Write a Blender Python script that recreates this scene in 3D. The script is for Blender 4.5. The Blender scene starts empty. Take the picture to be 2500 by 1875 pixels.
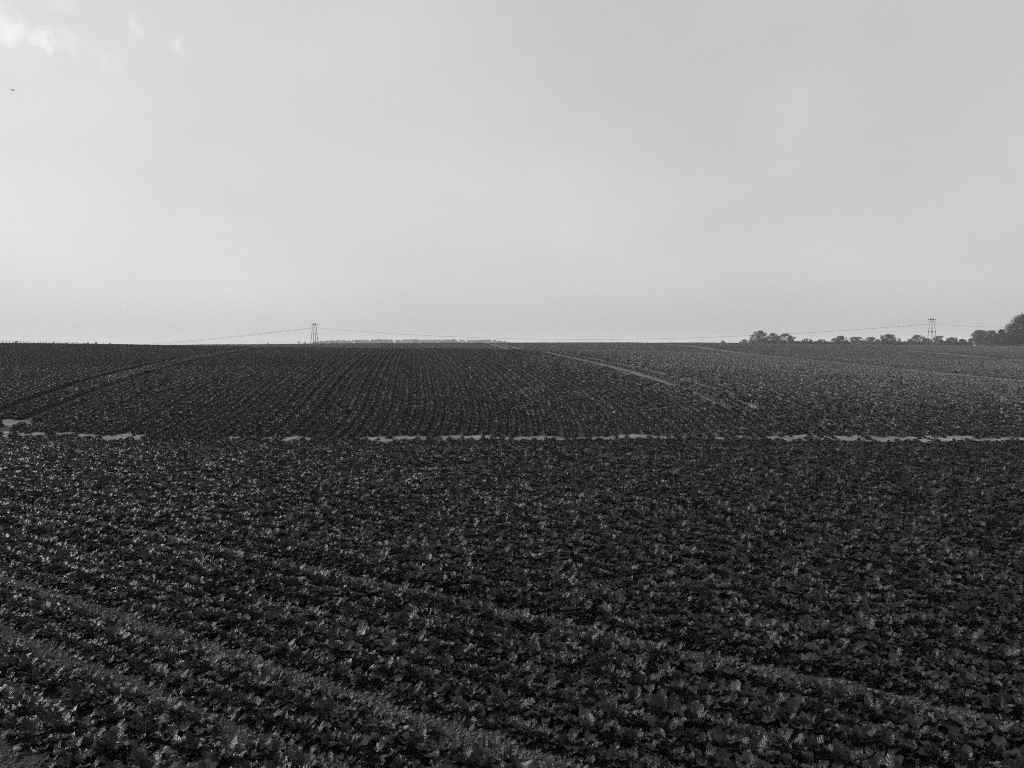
import bpy, math, random
import numpy as np
from mathutils import Vector, Matrix, Euler

rad = math.radians
random.seed(7)
rng = np.random.default_rng(11)
scene = bpy.context.scene
COL = scene.collection

# ------------------------------------------------------------------ camera, sky, sun, exposure
EYE = 4.5            # height of the eye above the headland
F = 2000.0           # focal length in pixels of the 2500 px wide photograph
HORIZON = 850.0      # eye level in the photograph
cam_data = bpy.data.cameras.new('camera')
cam = bpy.data.objects.new('camera', cam_data)
COL.objects.link(cam)
cam.location = (0, 0, EYE)
cam.rotation_euler = (rad(90), 0, 0)
cam_data.sensor_width = 36
cam_data.lens = 36 * F / 2500
cam_data.shift_y = -(937.5 - HORIZON) / 2500
cam_data.clip_start = 0.1
cam_data.clip_end = 20000
scene.camera = cam

SUN_AZ = 84.0        # degrees to the left of straight ahead
SUN_EL = 38.0
SKY_STRENGTH = 0.1
sun_dir = Vector((-math.sin(rad(SUN_AZ)) * math.cos(rad(SUN_EL)), math.cos(rad(SUN_AZ)) * math.cos(rad(SUN_EL)), math.sin(rad(SUN_EL))))
sd = bpy.data.lights.new('sun', 'SUN')
sun = bpy.data.objects.new('sun', sd)
COL.objects.link(sun)
sun.location = (-60, 40, 45)
sun.rotation_euler = sun_dir.to_track_quat('Z', 'Y').to_euler()
sd.energy = 5.0
sd.angle = rad(0.6)
sd.color = (1, 1, 1)          # the photograph is black and white

world = bpy.data.worlds.new('World')
scene.world = world
world.use_nodes = True
wn, wl = world.node_tree.nodes, world.node_tree.links
wn.clear()


def wmath(op, a, b=None, c=None, clamp=False):
    n = wn.new('ShaderNodeMath'); n.operation = op; n.use_clamp = clamp
    for i, v in enumerate((a, b, c)):
        if v is None: continue
        if isinstance(v, (int, float)): n.inputs[i].default_value = v
        else: wl.new(v, n.inputs[i])
    return n.outputs[0]


def pix_dir(px, py):
    return Vector(((px - 1250) / F, 1.0, (HORIZON - py) / F)).normalized()


sky = wn.new('ShaderNodeTexSky')
sky.sky_type = 'NISHITA'
sky.sun_disc = False
sky.sun_elevation = rad(SUN_EL)
sky.sun_rotation = rad(-SUN_AZ)
sky.air_density = 1.0
sky.dust_density = 4.0
sky.ozone_density = 1.0
bw = wn.new('ShaderNodeRGBToBW')
wl.new(sky.outputs[0], bw.inputs[0])
# thin high haze flattens the clear-sky gradient
SKY_POW, SKY_GAIN = 0.27, 4.63
base = wmath('MULTIPLY', wmath('POWER', bw.outputs[0], SKY_POW), SKY_GAIN)
tc = wn.new('ShaderNodeTexCoord')
nz = wn.new('ShaderNodeTexNoise'); nz.inputs['Scale'].default_value = 26; nz.inputs['Detail'].default_value = 6; nz.inputs['Roughness'].default_value = 0.62
wl.new(tc.outputs['Generated'], nz.inputs['Vector'])
sub = wn.new('ShaderNodeVectorMath'); sub.operation = 'SUBTRACT'
wl.new(nz.outputs['Color'], sub.inputs[0]); sub.inputs[1].default_value = (.5, .5, .5)
scl = wn.new('ShaderNodeVectorMath'); scl.operation = 'SCALE'; scl.inputs['Scale'].default_value = 0.07
wl.new(sub.outputs[0], scl.inputs[0])
warp = wn.new('ShaderNodeVectorMath'); warp.operation = 'ADD'
wl.new(tc.outputs['Generated'], warp.inputs[0]); wl.new(scl.outputs[0], warp.inputs[1])
# big soft veil of thin cloud over the whole sky
big = wn.new('ShaderNodeTexNoise'); big.inputs['Scale'].default_value = 3.0; big.inputs['Detail'].default_value = 6; big.inputs['Roughness'].default_value = 0.5
bm = wn.new('ShaderNodeVectorMath'); bm.operation = 'MULTIPLY'; bm.inputs[1].default_value = (1, 1, 2.6)
wl.new(tc.outputs['Generated'], bm.inputs[0]); wl.new(bm.outputs[0], big.inputs['Vector'])
veil = wmath('MULTIPLY', wmath('SUBTRACT', big.outputs['Fac'], 0.5), 0.24)
total = wmath('MULTIPLY', base, wmath('ADD', veil, 1.0))
# small cumulus puffs low over the left corner (and on beyond the frame)
PUFFS = [(8, 62, 28, .13), (35, 75, 26, .11), (62, 88, 26, .09), (112, 92, 22, .18), (122, 108, 18, .12), (175, 112, 24, .11), (235, 118, 20, .07),
         (275, 132, 22, .06), (316, 52, 17, .10), (312, 75, 16, .05), (437, 106, 13, .12), (447, 128, 14, .05), (150, 2, 30, .08), (60, 118, 45, .05),
         (-60, 50, 50, .20), (-170, 90, 70, .20), (-300, 40, 60, .2), (-420, 130, 80, .2),
         (1950, 262, 45, .03), (1880, 285, 60, .028), (1990, 330, 80, .02), (1900, 365, 60, .02), (1380, 565, 60, .02), (80, 440, 190, .03), (720, 380, 900, .075)]
for px, py, pr, ps in PUFFS:
    dn = wn.new('ShaderNodeVectorMath'); dn.operation = 'DISTANCE'
    wl.new(warp.outputs[0], dn.inputs[0]); dn.inputs[1].default_value = pix_dir(px, py)
    mr = wn.new('ShaderNodeMapRange'); mr.interpolation_type = 'SMOOTHSTEP'
    mr.inputs['From Min'].default_value = pr / F * 1.5
    mr.inputs['From Max'].default_value = pr / F * 0.3
    mr.inputs['To Min'].default_value = 0; mr.inputs['To Max'].default_value = ps * 5.4
    wl.new(dn.outputs['Value'], mr.inputs['Value'])
    total = wmath('ADD', total, mr.outputs[0])
bg = wn.new('ShaderNodeBackground')
bg.inputs['Strength'].default_value = SKY_STRENGTH
wl.new(total, bg.inputs['Color'])
wo = wn.new('ShaderNodeOutputWorld')
wl.new(bg.outputs[0], wo.inputs[0])

vs = scene.view_settings
vs.view_transform = 'Standard'; vs.look = 'None'; vs.gamma = 1.0; vs.use_curve_mapping = False
vs.exposure = 0.0
scene.render.engine = 'CYCLES'
scene.cycles.use_denoising = False
scene.cycles.filter_width = 1.0
scene.cycles.max_bounces = 6
scene.cycles.diffuse_bounces = 3
scene.cycles.glossy_bounces = 2
scene.cycles.transmission_bounces = 3
scene.cycles.volume_bounces = 2
scene.cycles.sample_clamp_indirect = 4

# ------------------------------------------------------------------ helpers


def at(px, py, Y):
    """world point seen at a pixel of the photograph, Y metres ahead"""
    return ((px - 1250) / F * Y, Y, EYE + (HORIZON - py) / F * Y)


def mesh(name, verts, faces, mat, smooth=True):
    me = bpy.data.meshes.new(name)
    v = verts.tolist() if isinstance(verts, np.ndarray) else [tuple(p) for p in verts]
    f = faces.tolist() if isinstance(faces, np.ndarray) else faces
    me.from_pydata(v, [], f)
    if smooth:
        me.polygons.foreach_set('use_smooth', [True] * len(me.polygons))
    if mat: me.materials.append(mat)
    me.update()
    return me


def obj(name, me, parent=None, loc=None):
    o = bpy.data.objects.new(name, me)
    COL.objects.link(o)
    if parent: o.parent = parent
    if loc is not None: o.location = loc
    return o


def tag(o, label=None, cat=None, group=None, kind=None):
    if label: o['label'] = label
    if cat: o['category'] = cat
    if group: o['group'] = group
    if kind: o['kind'] = kind
    return o


def empty(name, loc):
    o = bpy.data.objects.new(name, None)
    COL.objects.link(o)
    o.location = loc
    o.empty_display_size = 0.2
    return o


def tube(pts_, radii, sides=6):
    V, Fc = [], []
    for k, (p, r) in enumerate(zip(pts_, radii)):
        p = Vector(p)
        a = Vector(pts_[min(k + 1, len(pts_) - 1)]) - Vector(pts_[max(k - 1, 0)])
        a.normalize()
        u = a.orthogonal().normalized(); w = a.cross(u)
        for s in range(sides):
            t = 6.28318 * s / sides
            V.append(tuple(p + (u * math.cos(t) + w * math.sin(t)) * r))
        if k:
            for s in range(sides):
                Fc.append(((k - 1) * sides + s, (k - 1) * sides + (s + 1) % sides, k * sides + (s + 1) % sides, k * sides + s))
    Fc.append(tuple(range(sides))[::-1]); Fc.append(tuple(range((len(pts_) - 1) * sides, len(pts_) * sides)))
    return V, Fc


_perm = rng.random((256, 256))


def vnoise(x, y):
    x = np.asarray(x, float); y = np.asarray(y, float)
    xi, yi = np.floor(x).astype(int), np.floor(y).astype(int)
    fx, fy = x - xi, y - yi
    fx = fx * fx * (3 - 2 * fx); fy = fy * fy * (3 - 2 * fy)
    a = _perm[xi & 255, yi & 255]; b = _perm[(xi + 1) & 255, yi & 255]
    c = _perm[xi & 255, (yi + 1) & 255]; d = _perm[(xi + 1) & 255, (yi + 1) & 255]
    return (a * (1 - fx) + b * fx) * (1 - fy) + (c * (1 - fx) + d * fx) * fy


def fnoise(x, y, o=3):
    s, a, t = 0, 1.0, 0
    for k in range(o):
        s = s + a * vnoise(x * 2 ** k + 17.3 * k, y * 2 ** k + 5.1 * k); t += a; a *= .5
    return s / t


def sstep(a, b, x):
    t = np.clip((np.asarray(x, float) - a) / (b - a), 0, 1)
    return t * t * (3 - 2 * t)


# ------------------------------------------------------------------ lie of the land
TX = np.array([-400, -250, -150, -110, -72, -37, -14, 0, 15, 45, 85, 120, 155, 250, 400], float)
TY = np.array([-60, 0, 36, 40, 46, 54, 65, 77, 90, 104, 118, 140, 155, 172, 200, 230, 260, 330, 420, 600, 1000, 6000], float)


def row(*v): return list(v)


TZ = np.array([
    [0.0] * 15, [0.0] * 15,
    [0.0] * 15,
    row(.3, .3, .3, .3, .3, .3, .25, .2, .15, .05, .05, .05, .05, .05, .05),
    row(1, 1, 1, 1, 1, 1, 1, 1, .9, .25, .2, .2, .2, .2, .2),
    row(1.9, 1.9, 1.9, 1.9, 1.9, 1.85, 1.85, 1.85, 1.75, .55, .4, .4, .4, .4, .4),
    row(2.8, 2.8, 2.8, 2.8, 2.75, 2.7, 2.65, 2.62, 2.5, 1.0, .8, .7, .6, .6, .6),
    row(4.0, 4.0, 4.0, 4.0, 3.8, 3.45, 3.3, 3.2, 3.0, 1.55, 1.1, 1.0, .9, .9, .9),
    row(4.9, 4.9, 4.9, 4.8, 4.5, 4.03, 3.85, 3.7, 3.5, 2.05, 1.4, 1.3, 1.2, 1.2, 1.2),
    row(5.6, 5.6, 5.6, 5.4, 5.0, 4.5, 4.3, 4.15, 3.9, 2.55, 1.8, 1.6, 1.5, 1.5, 1.5),
    row(6.2, 6.2, 6.2, 5.8, 5.3, 4.79, 4.57, 4.42, 4.2, 3.0, 2.2, 2.0, 1.9, 1.9, 1.9),
    row(5.8, 5.8, 5.8, 5.5, 5.1, 4.6, 4.35, 4.25, 4.15, 3.7, 3.1, 2.7, 2.5, 2.4, 2.4),
    row(5.4, 5.4, 5.4, 5.2, 4.8, 4.7, 4.7, 4.68, 4.7, 4.4, 3.9, 3.3, 3.0, 2.9, 2.9),
    row(5.2, 5.2, 5.1, 5.0, 4.9, 5.15, 5.25, 5.25, 5.25, 5.2, 4.5, 3.9, 3.6, 3.4, 3.3),
    row(5.4, 5.4, 5.0, 4.9, 5.45, 5.75, 5.87, 5.9, 5.92, 5.9, 5.3, 4.7, 4.3, 4.0, 3.8),
    row(5.7, 5.7, 5.0, 4.6, 4.7, 5.2, 5.35, 5.5, 5.7, 5.92, 5.75, 5.2, 4.8, 4.3, 4.1),
    row(6.0, 6.0, 5.2, 4.4, 4.1, 4.2, 4.4, 4.6, 5.0, 5.6, 5.75, 5.5, 5.1, 4.6, 4.3),
    row(6.4, 6.4, 5.6, 4.2, 3.5, 3.2, 3.0, 3.2, 3.6, 4.8, 5.4, 5.65, 5.62, 4.95, 4.6),
    row(6.4, 6.4, 5.6, 4.0, 3.0, 2.0, 2.0, 2.0, 2.4, 4.5, 6.2, 6.5, 6.2, 5.3, 4.8),
    row(4.5, 4.5, 4.0, 3.0, 2.0, 1.0, 1.0, 1.0, 1.0, 2.0, 3.0, 3.4, 3.6, 3.8, 3.8),
    [1.0] * 15, [0.0] * 15], float)


def pchip_slopes(x, y):
    h = np.diff(x); d = np.diff(y, axis=0) / h[:, None]
    m = np.zeros_like(y)
    m[0], m[-1] = d[0], d[-1]
    for i in range(1, len(x) - 1):
        w1, w2 = 2 * h[i] + h[i - 1], h[i] + 2 * h[i - 1]
        ok = d[i - 1] * d[i] > 0
        with np.errstate(divide='ignore', invalid='ignore'):
            v = (w1 + w2) / (w1 / d[i - 1] + w2 / d[i])
        m[i] = np.where(ok, v, 0)
    return m


SY = pchip_slopes(TY, TZ)


def ground(X, Y):
    X = np.atleast_1d(np.asarray(X, float)); Y = np.atleast_1d(np.asarray(Y, float))
    Xc, Yc = np.clip(X, TX[0], TX[-1]), np.clip(Y, TY[0], TY[-1])
    j = np.clip(np.searchsorted(TY, Yc) - 1, 0, len(TY) - 2)
    h = TY[j + 1] - TY[j]; t = (Yc - TY[j]) / h
    i = np.clip(np.searchsorted(TX, Xc) - 1, 0, len(TX) - 2)
    u = (Xc - TX[i]) / (TX[i + 1] - TX[i]); u = .5 * u + .5 * u * u * (3 - 2 * u)
    h00, h10, h01, h11 = 2 * t**3 - 3 * t**2 + 1, t**3 - 2 * t**2 + t, -2 * t**3 + 3 * t**2, t**3 - t**2

    def colv(k):
        return h00 * TZ[j, k] + h10 * h * SY[j, k] + h01 * TZ[j + 1, k] + h11 * h * SY[j + 1, k]
    z = colv(i) * (1 - u) + colv(i + 1) * u
    z = z - 0.33 * sstep(48, 100, Yc)                     # the crop stands on top of this
    z = z + 0.10 * (fnoise(X * .11, Y * .11) - .5) * sstep(-10, 8, Y)
    return z


def g1(x, y): return float(ground(x, y)[0])


# ------------------------------------------------------------------ field layout
HD = np.array([-0.8262, 0.5633])           # direction of the headland rows
HEAD_GAP0, HEAD_STEP = 6.13, 0.475          # gaps between headland rows
WIDE = {0: .13, 3: .18, 4: .06, 11: .26, -4: .20, 7: .10, -2: .07, 1: .03, 9: .04}     # extra room at the wheel strips
EDGE_BARE = [(-40, 60), (60, 110), (135, 360), (535, 605), (700, 770), (870, 895), (935, 1040), (1065, 1130), (1150, 1200), (1395, 1440), (1480, 1580), (1600, 1680),
             (1920, 1965), (1980, 2010), (2030, 2190), (2200, 2330), (2345, 2420), (2440, 2520)]
PATCHES = [(1068, 1157, 30.4, .85, 1.15), (705, 1133, 31, .6, .5), (420, 1112, 33.5, 1.0, .5), (1000, 1148, 30.4, .6, .5), (60, 1048, 42.5, 1.2, .6), (10, 1042, 43.0, 1.2, .6)]
TRACKS = [(17.75, .36, 1.0), (19.75, .36, .92), (57.75, .40, 1.0), (60.25, .30, .5), (98.25, .40, 1.0), (100.75, .3, .5)]
LEFT_TRACKS = (-20.25, -22.75, -60.25, -62.75)


def q_of(X, Y): return X * 0.5633 + Y * 0.8262


def row_r(X, Y): return X + .12 * Y + .8 * np.clip((48 - Y) / 8, 0, 2) ** 2 * .75


def edge_y(X): return 38.3 + .5 * np.sin(X * .21 + .6) * .4 + (fnoise(X * .35, X * 0 + 3.3) - .5) * .9


def edge_bare(X, Y):
    """0..1, how bare the strip between headland and field is"""
    px = 1250 + F * X / np.maximum(Y, 1)
    m = np.zeros_like(px)
    for a, b in EDGE_BARE:
        m = np.maximum(m, sstep(a - 8, a + 6, px) * (1 - sstep(b - 6, b + 8, px)))
    d = Y - edge_y(X) - .75
    m = np.maximum(m, .62 * sstep(560, 640, px))
    wid = .40 * (.45 + .55 * sstep(.5, .9, m)) + .02 + .6 * (fnoise(X * 1.7, X * 0 + 9.1) - .5) * 2 + .30 * (px < 360) + .25 * ((px > 2030) & (px < 2190)) + .58 * sstep(1840, 1960, px)
    c = .35 + .7 * (fnoise(X * .5 + 3, X * 0 + 2.7) - .5) * 2
    return sstep(.2, .6, m) * sstep(.28, .5, fnoise(X * 1.5 + 8, Y * 1.4) + .10) * sstep(wid + .35, wid - .15, np.abs(d - c))


def patch_bare(X, Y):
    m = np.zeros_like(X)
    for px, py, yy, a, b in PATCHES:
        cx = (px - 1250) / F * yy
        dd = ((X - cx) / a) ** 2 + ((Y - yy) / b) ** 2 + 2.2 * (fnoise(X * 2.3 + 5, Y * 2.3) - .5)
        m = np.maximum(m, sstep(1.3, .7, dd))
    return m


def track_mask(X, Y):
    r = row_r(X, Y)
    m = np.zeros_like(X)
    for c, w, s in TRACKS:
        ww = w * .88 + .22 * sstep(52, 80, Y) + (.66 if c > 40 else 0)
        m = np.maximum(m, s * sstep(ww + .1, ww - .05, np.abs(r - c)))
    return m * sstep(44.0, 46.5, Y)


# ------------------------------------------------------------------ materials


def new_mat(name):
    m = bpy.data.materials.new(name)
    m.use_nodes = True
    m.node_tree.nodes.clear()
    return m, m.node_tree.nodes, m.node_tree.links


def simple(name, val, rough=.7, spec=.3, var=.3, scale=3.0):
    m, n, l = new_mat(name)
    p = n.new('ShaderNodeBsdfPrincipled')
    p.inputs['Roughness'].default_value = rough
    p.inputs['Specular IOR Level'].default_value = spec
    t = n.new('ShaderNodeTexNoise'); t.inputs['Scale'].default_value = scale; t.inputs['Detail'].default_value = 5
    c = n.new('ShaderNodeTexCoord'); l.new(c.outputs['Object'], t.inputs['Vector'])
    r = n.new('ShaderNodeMapRange'); l.new(t.outputs['Fac'], r.inputs['Value'])
    r.inputs['From Min'].default_value = .3; r.inputs['From Max'].default_value = .7
    r.inputs['To Min'].default_value = val * (1 - var); r.inputs['To Max'].default_value = val * (1 + var)
    l.new(r.outputs[0], p.inputs['Base Color'])
    o = n.new('ShaderNodeOutputMaterial'); l.new(p.outputs[0], o.inputs[0])
    return m


def leaf_mat(name, lo, hi, trans, tval, rough, spec, bump=True, dead=2.6):
    m, n, l = new_mat(name)
    p = n.new('ShaderNodeBsdfPrincipled')
    p.inputs['Roughness'].default_value = rough
    p.inputs['Specular IOR Level'].default_value = spec
    oi = n.new('ShaderNodeObjectInfo')
    geo = n.new('ShaderNodeNewGeometry')
    mixr = n.new('ShaderNodeMath'); mixr.operation = 'ADD'
    l.new(oi.outputs['Random'], mixr.inputs[0]); l.new(geo.outputs['Random Per Island'], mixr.inputs[1])
    fr = n.new('ShaderNodeMath'); fr.operation = 'FRACT'; l.new(mixr.outputs[0], fr.inputs[0])
    ramp = n.new('ShaderNodeValToRGB')
    e = ramp.color_ramp.elements
    e[0].position = 0; e[0].color = (lo, lo, lo, 1)
    e[1].position = .9; e[1].color = (hi, hi, hi, 1)
    x = e.new(.955); x.color = (hi * 1.2,) * 3 + (1,)
    x = e.new(1.0); x.color = (min(.5, hi * dead),) * 3 + (1,)
    l.new(fr.outputs[0], ramp.inputs[0])
    tcx = n.new('ShaderNodeTexCoord')
    no = n.new('ShaderNodeTexNoise'); no.inputs['Scale'].default_value = 22; no.inputs['Detail'].default_value = 3
    l.new(tcx.outputs['Object'], no.inputs['Vector'])
    mv = n.new('ShaderNodeMapRange'); l.new(no.outputs['Fac'], mv.inputs['Value'])
    mv.inputs['From Min'].default_value = .3; mv.inputs['From Max'].default_value = .7
    mv.inputs['To Min'].default_value = .65; mv.inputs['To Max'].default_value = 1.35
    mul = n.new('ShaderNodeVectorMath'); mul.operation = 'SCALE'
    l.new(ramp.outputs[0], mul.inputs[0]); l.new(mv.outputs[0], mul.inputs['Scale'])
    l.new(mul.outputs[0], p.inputs['Base Color'])
    tr = n.new('ShaderNodeBsdfTranslucent')
    tcol = n.new('ShaderNodeVectorMath'); tcol.operation = 'SCALE'; tcol.inputs['Scale'].default_value = tval / max(lo, 1e-4)
    l.new(mul.outputs[0], tcol.inputs[0]); l.new(tcol.outputs[0], tr.inputs['Color'])
    if bump:
        b = n.new('ShaderNodeBump'); b.inputs['Strength'].default_value = .8; b.inputs['Distance'].default_value = .016
        nb = n.new('ShaderNodeTexNoise'); nb.inputs['Scale'].default_value = 30; nb.inputs['Detail'].default_value = 2
        l.new(tcx.outputs['Object'], nb.inputs['Vector'])
        # ribs: a pale mid rib and side veins that run forward to the margin, the blade puckered between them
        ab = n.new('ShaderNodeAttribute'); ab.attribute_name = 'blade'
        sx = n.new('ShaderNodeSeparateXYZ'); l.new(ab.outputs['Vector'], sx.inputs[0])

        def mth(op, a, b2=None):
            k = n.new('ShaderNodeMath'); k.operation = op
            for i_, v_ in enumerate((a, b2)):
                if v_ is None: continue
                if isinstance(v_, (int, float)): k.inputs[i_].default_value = v_
                else: l.new(v_, k.inputs[i_])
            return k.outputs[0]
        asv = mth('ABSOLUTE', sx.outputs['Y'])
        veins = mth('SINE', mth('ADD', mth('MULTIPLY', mth('SUBTRACT', sx.outputs['X'], mth('MULTIPLY', asv, .28)), 34.0), sx.outputs['Z']))
        rib = mth('MULTIPLY', mth('LESS_THAN', asv, .10), -1.0)
        hgt = mth('ADD', mth('ADD', mth('MULTIPLY', veins, .07), mth('MULTIPLY', nb.outputs['Fac'], 1.1)), rib)
        l.new(hgt, b.inputs['Height'])
        l.new(b.outputs[0], p.inputs['Normal'])
    mx = n.new('ShaderNodeMixShader'); mx.inputs[0].default_value = trans
    l.new(p.outputs[0], mx.inputs[1]); l.new(tr.outputs[0], mx.inputs[2])
    o = n.new('ShaderNodeOutputMaterial'); l.new(mx.outputs[0], o.inputs[0])
    return m


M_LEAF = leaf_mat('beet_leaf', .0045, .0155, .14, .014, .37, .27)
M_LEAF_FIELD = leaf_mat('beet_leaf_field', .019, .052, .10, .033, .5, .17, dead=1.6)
M_LEAF_FAR = leaf_mat('beet_leaf_pale', .052, .128, .14, .08, .5, .28, dead=1.5)  # lighter copy of the field leaf, its sunlit look put into the colour
M_TREE = leaf_mat('tree_leaf', .030, .060, .25, .05, .6, .2, bump=False)
M_TREE_DARK = leaf_mat('dark_tree_leaf', .006, .017, .2, .03, .6, .2, bump=False)
M_TREE_PALE = leaf_mat('pale_tree_leaf', .05, .09, .25, .07, .6, .2, bump=False)
M_BARK = simple('bark', .09, .9, .1)
M_WOOD = simple('weathered_pole_wood', .28, .8, .2, .25, 1.2)
M_STEEL = simple('dull_steel', .12, .5, .4)
M_CABLE = simple('cable', .05, .5, .4)
M_INS = simple('dark_insulator', .02, .3, .5)
M_POST = simple('fence_post_wood', .08, .9, .1)
M_BIRD = simple('bird_feather', .02, .7, .2)
M_STRAW = simple('straw', .26, .6, .3)


def soil_material():
    m, n, l = new_mat('soil')
    p = n.new('ShaderNodeBsdfPrincipled'); p.inputs['Roughness'].default_value = .95; p.inputs['Specular IOR Level'].default_value = .1
    tcx = n.new('ShaderNodeTexCoord')
    at_ = n.new('ShaderNodeAttribute'); at_.attribute_name = 'soil_tone'
    n1 = n.new('ShaderNodeTexNoise'); n1.inputs['Scale'].default_value = 1.3; n1.inputs['Detail'].default_value = 8; n1.inputs['Roughness'].default_value = .65
    l.new(tcx.outputs['Object'], n1.inputs['Vector'])
    mr = n.new('ShaderNodeMapRange'); l.new(n1.outputs['Fac'], mr.inputs['Value'])
    mr.inputs['From Min'].default_value = .3; mr.inputs['From Max'].default_value = .7; mr.inputs['To Min'].default_value = .65; mr.inputs['To Max'].default_value = 1.35
    mu = n.new('ShaderNodeMath'); mu.operation = 'MULTIPLY'
    l.new(at_.outputs['Fac'], mu.inputs[0]); l.new(mr.outputs[0], mu.inputs[1])
    l.new(mu.outputs[0], p.inputs['Base Color'])
    n2 = n.new('ShaderNodeTexNoise'); n2.inputs['Scale'].default_value = 16; n2.inputs['Detail'].default_value = 7; n2.inputs['Roughness'].default_value = .7
    l.new(tcx.outputs['Object'], n2.inputs['Vector'])
    v = n.new('ShaderNodeTexVoronoi'); v.inputs['Scale'].default_value = 26
    l.new(tcx.outputs['Object'], v.inputs['Vector'])
    ad = n.new('ShaderNodeMath'); ad.operation = 'SUBTRACT'
    l.new(n2.outputs['Fac'], ad.inputs[0])
    vm = n.new('ShaderNodeMath'); vm.operation = 'MULTIPLY'; vm.inputs[1].default_value = .5
    l.new(v.outputs['Distance'], vm.inputs[0]); l.new(vm.outputs[0], ad.inputs[1])
    b = n.new('ShaderNodeBump'); b.inputs['Strength'].default_value = 1.0; b.inputs['Distance'].default_value = .14
    l.new(ad.outputs[0], b.inputs['Height']); l.new(b.outputs[0], p.inputs['Normal'])
    o = n.new('ShaderNodeOutputMaterial'); l.new(p.outputs[0], o.inputs[0])
    return m


M_SOIL = soil_material()
M_CLOD = simple('soil_clod', .065, .95, .1, .3, 20)

# ------------------------------------------------------------------ ground sheet


def axis(dense0, dense1, step, far0, far1, growth):
    a = list(np.arange(dense0, dense1 + 1e-6, step))
    s, x = step, dense1
    while x < far1:
        s *= growth; x += s; a.append(min(x, far1))
    s, x = step, dense0
    while x > far0:
        s *= growth; x -= s; a.insert(0, max(x, far0))
    return np.array(a)


gx = axis(-30, 30, .25, -3400, 3400, 1.035)
gy = axis(5, 58, .25, -60, 3400, 1.022)
GX, GY = np.meshgrid(gx, gy)
GZ = ground(GX.ravel(), GY.ravel())
nx, ny = len(gx), len(gy)
idx = np.arange(nx * ny).reshape(ny, nx)
faces = np.stack([idx[:-1, :-1], idx[:-1, 1:], idx[1:, 1:], idx[1:, :-1]], -1).reshape(-1, 4)
gm = mesh('field_ground', np.stack([GX.ravel(), GY.ravel(), GZ], -1), faces, M_SOIL)
X_, Y_ = GX.ravel(), GY.ravel()
tone = .044 - .004 * sstep(38.5, 43, Y_) + .085 * track_mask(X_, Y_)                      # near-even dark soil; right wheel tracks paler: compacted, with sunlight painted in
streak = .55 + .9 * fnoise(X_ * .7 + 11, Y_ * 3.1)
tone = tone + streak * np.maximum(.15 * edge_bare(X_, Y_), patch_bare(X_, Y_) * .12)
tone = tone + .06 * (Y_ > 43) * sstep(-5, 20, X_) * 0
ta = gm.attributes.new('soil_tone', 'FLOAT', 'POINT')
ta.data.foreach_set('value', tone.astype(np.float32))
go = obj('ground', gm)
tag(go, kind='structure')

# ------------------------------------------------------------------ beet leaves and plants


def leaf_grid(th0, th1, L, W, seed, nl=5, nw=4, npet=2, ruffle=1.0):
    """one beet leaf: narrow stalk, then a broad crinkled blade that arches over; base at the origin, growing along +X"""
    r = np.random.default_rng(seed)
    tp = .46
    ts = list(np.linspace(0, tp, npet + 1)[:-1]) + list(np.linspace(tp, 1, nl + 1))
    fine = np.linspace(0, 1, 60)
    th = np.radians(th0 + (th1 - th0) * fine ** 1.35)
    cx = np.concatenate([[0], np.cumsum(np.cos(th[:-1])) / 59]) * L
    cz = np.concatenate([[0], np.cumsum(np.sin(th[:-1])) / 59]) * L
    ph = r.uniform(0, 6.28, 6)
    side = r.uniform(-.15, .15)
    V, Fc, rows_, LC = [], [], [], []
    for k, t in enumerate(ts):
        x, z = np.interp(t, fine, cx), np.interp(t, fine, cz)
        a = np.radians(th0 + (th1 - th0) * t ** 1.35)
        nxv, nzv = -math.sin(a), math.cos(a)
        if t < tp - 1e-6:
            ss = (-1, 0, 1); w = .011 * (1 - .3 * t / tp) * L / .3; fold = .9
            rows_.append([])
            for s in ss:
                h = abs(s) * w * fold
                rows_[-1].append(len(V)); LC.append((-.2, s, 0)); V.append((x + nxv * h, s * w + side * t * t * L * .3, z + nzv * h))
        else:
            b = (t - tp) / (1 - tp)
            w = W * .42 * (max(0, 1 - ((b - .45) / .56) ** 2.4) ** .5 if b > .45 else (1 - .80 * ((.45 - b) / .45) ** 2.2))
            w = max(w, .006) * (1 + .09 * math.sin(9 * b + ph[0]))
            ss = np.linspace(-1, 1, nw + 1)
            rows_.append([])
            for s in ss:
                fold = .30 * abs(s) * w
                ruf = ruffle * W * .13 * abs(s) ** 1.6 * math.sin((11 if s > 0 else 12.5) * b + ph[1 if s > 0 else 2])
                crk = ruffle * W * .035 * math.sin(15 * b + 3 * s + ph[3])
                h = fold + ruf + crk
                rows_[-1].append(len(V)); LC.append((b, s, ph[4]))
                V.append((x + nxv * h, s * w + side * t * t * L * .3, z + nzv * h))
    for k in range(len(rows_) - 1):
        a, b = rows_[k], rows_[k + 1]
        if len(a) == len(b):
            for i in range(len(a) - 1): Fc.append((a[i], a[i + 1], b[i + 1], b[i]))
        else:                                     # stalk widens into the blade
            mid = len(b) // 2
            for i in range(mid): Fc.append((a[0], b[i + 1], b[i]) if i < mid - 1 else (a[0], a[1], b[mid], b[i]))
            for i in range(mid, len(b) - 1): Fc.append((a[1], a[2], b[i + 1], b[i]) if i == mid else (a[2], b[i + 1], b[i]))
    return np.array(V), Fc, np.array(LC)


# (start angle, end angle, length, blade width): inner leaves stand, outer ones arch over
LEAF_KINDS = [(84, 58, .24, .10), (80, 30, .30, .12), (76, 5, .32, .13), (74, -20, .34, .14), (68, -40, .34, .145), (60, -55, .33, .145), (52, -60, .31, .135), (38, -45, .28, .13),
              (70, 10, .30, .12), (60, -75, .32, .135), (82, 45, .18, .075), (46, -25, .30, .13)]


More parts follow.
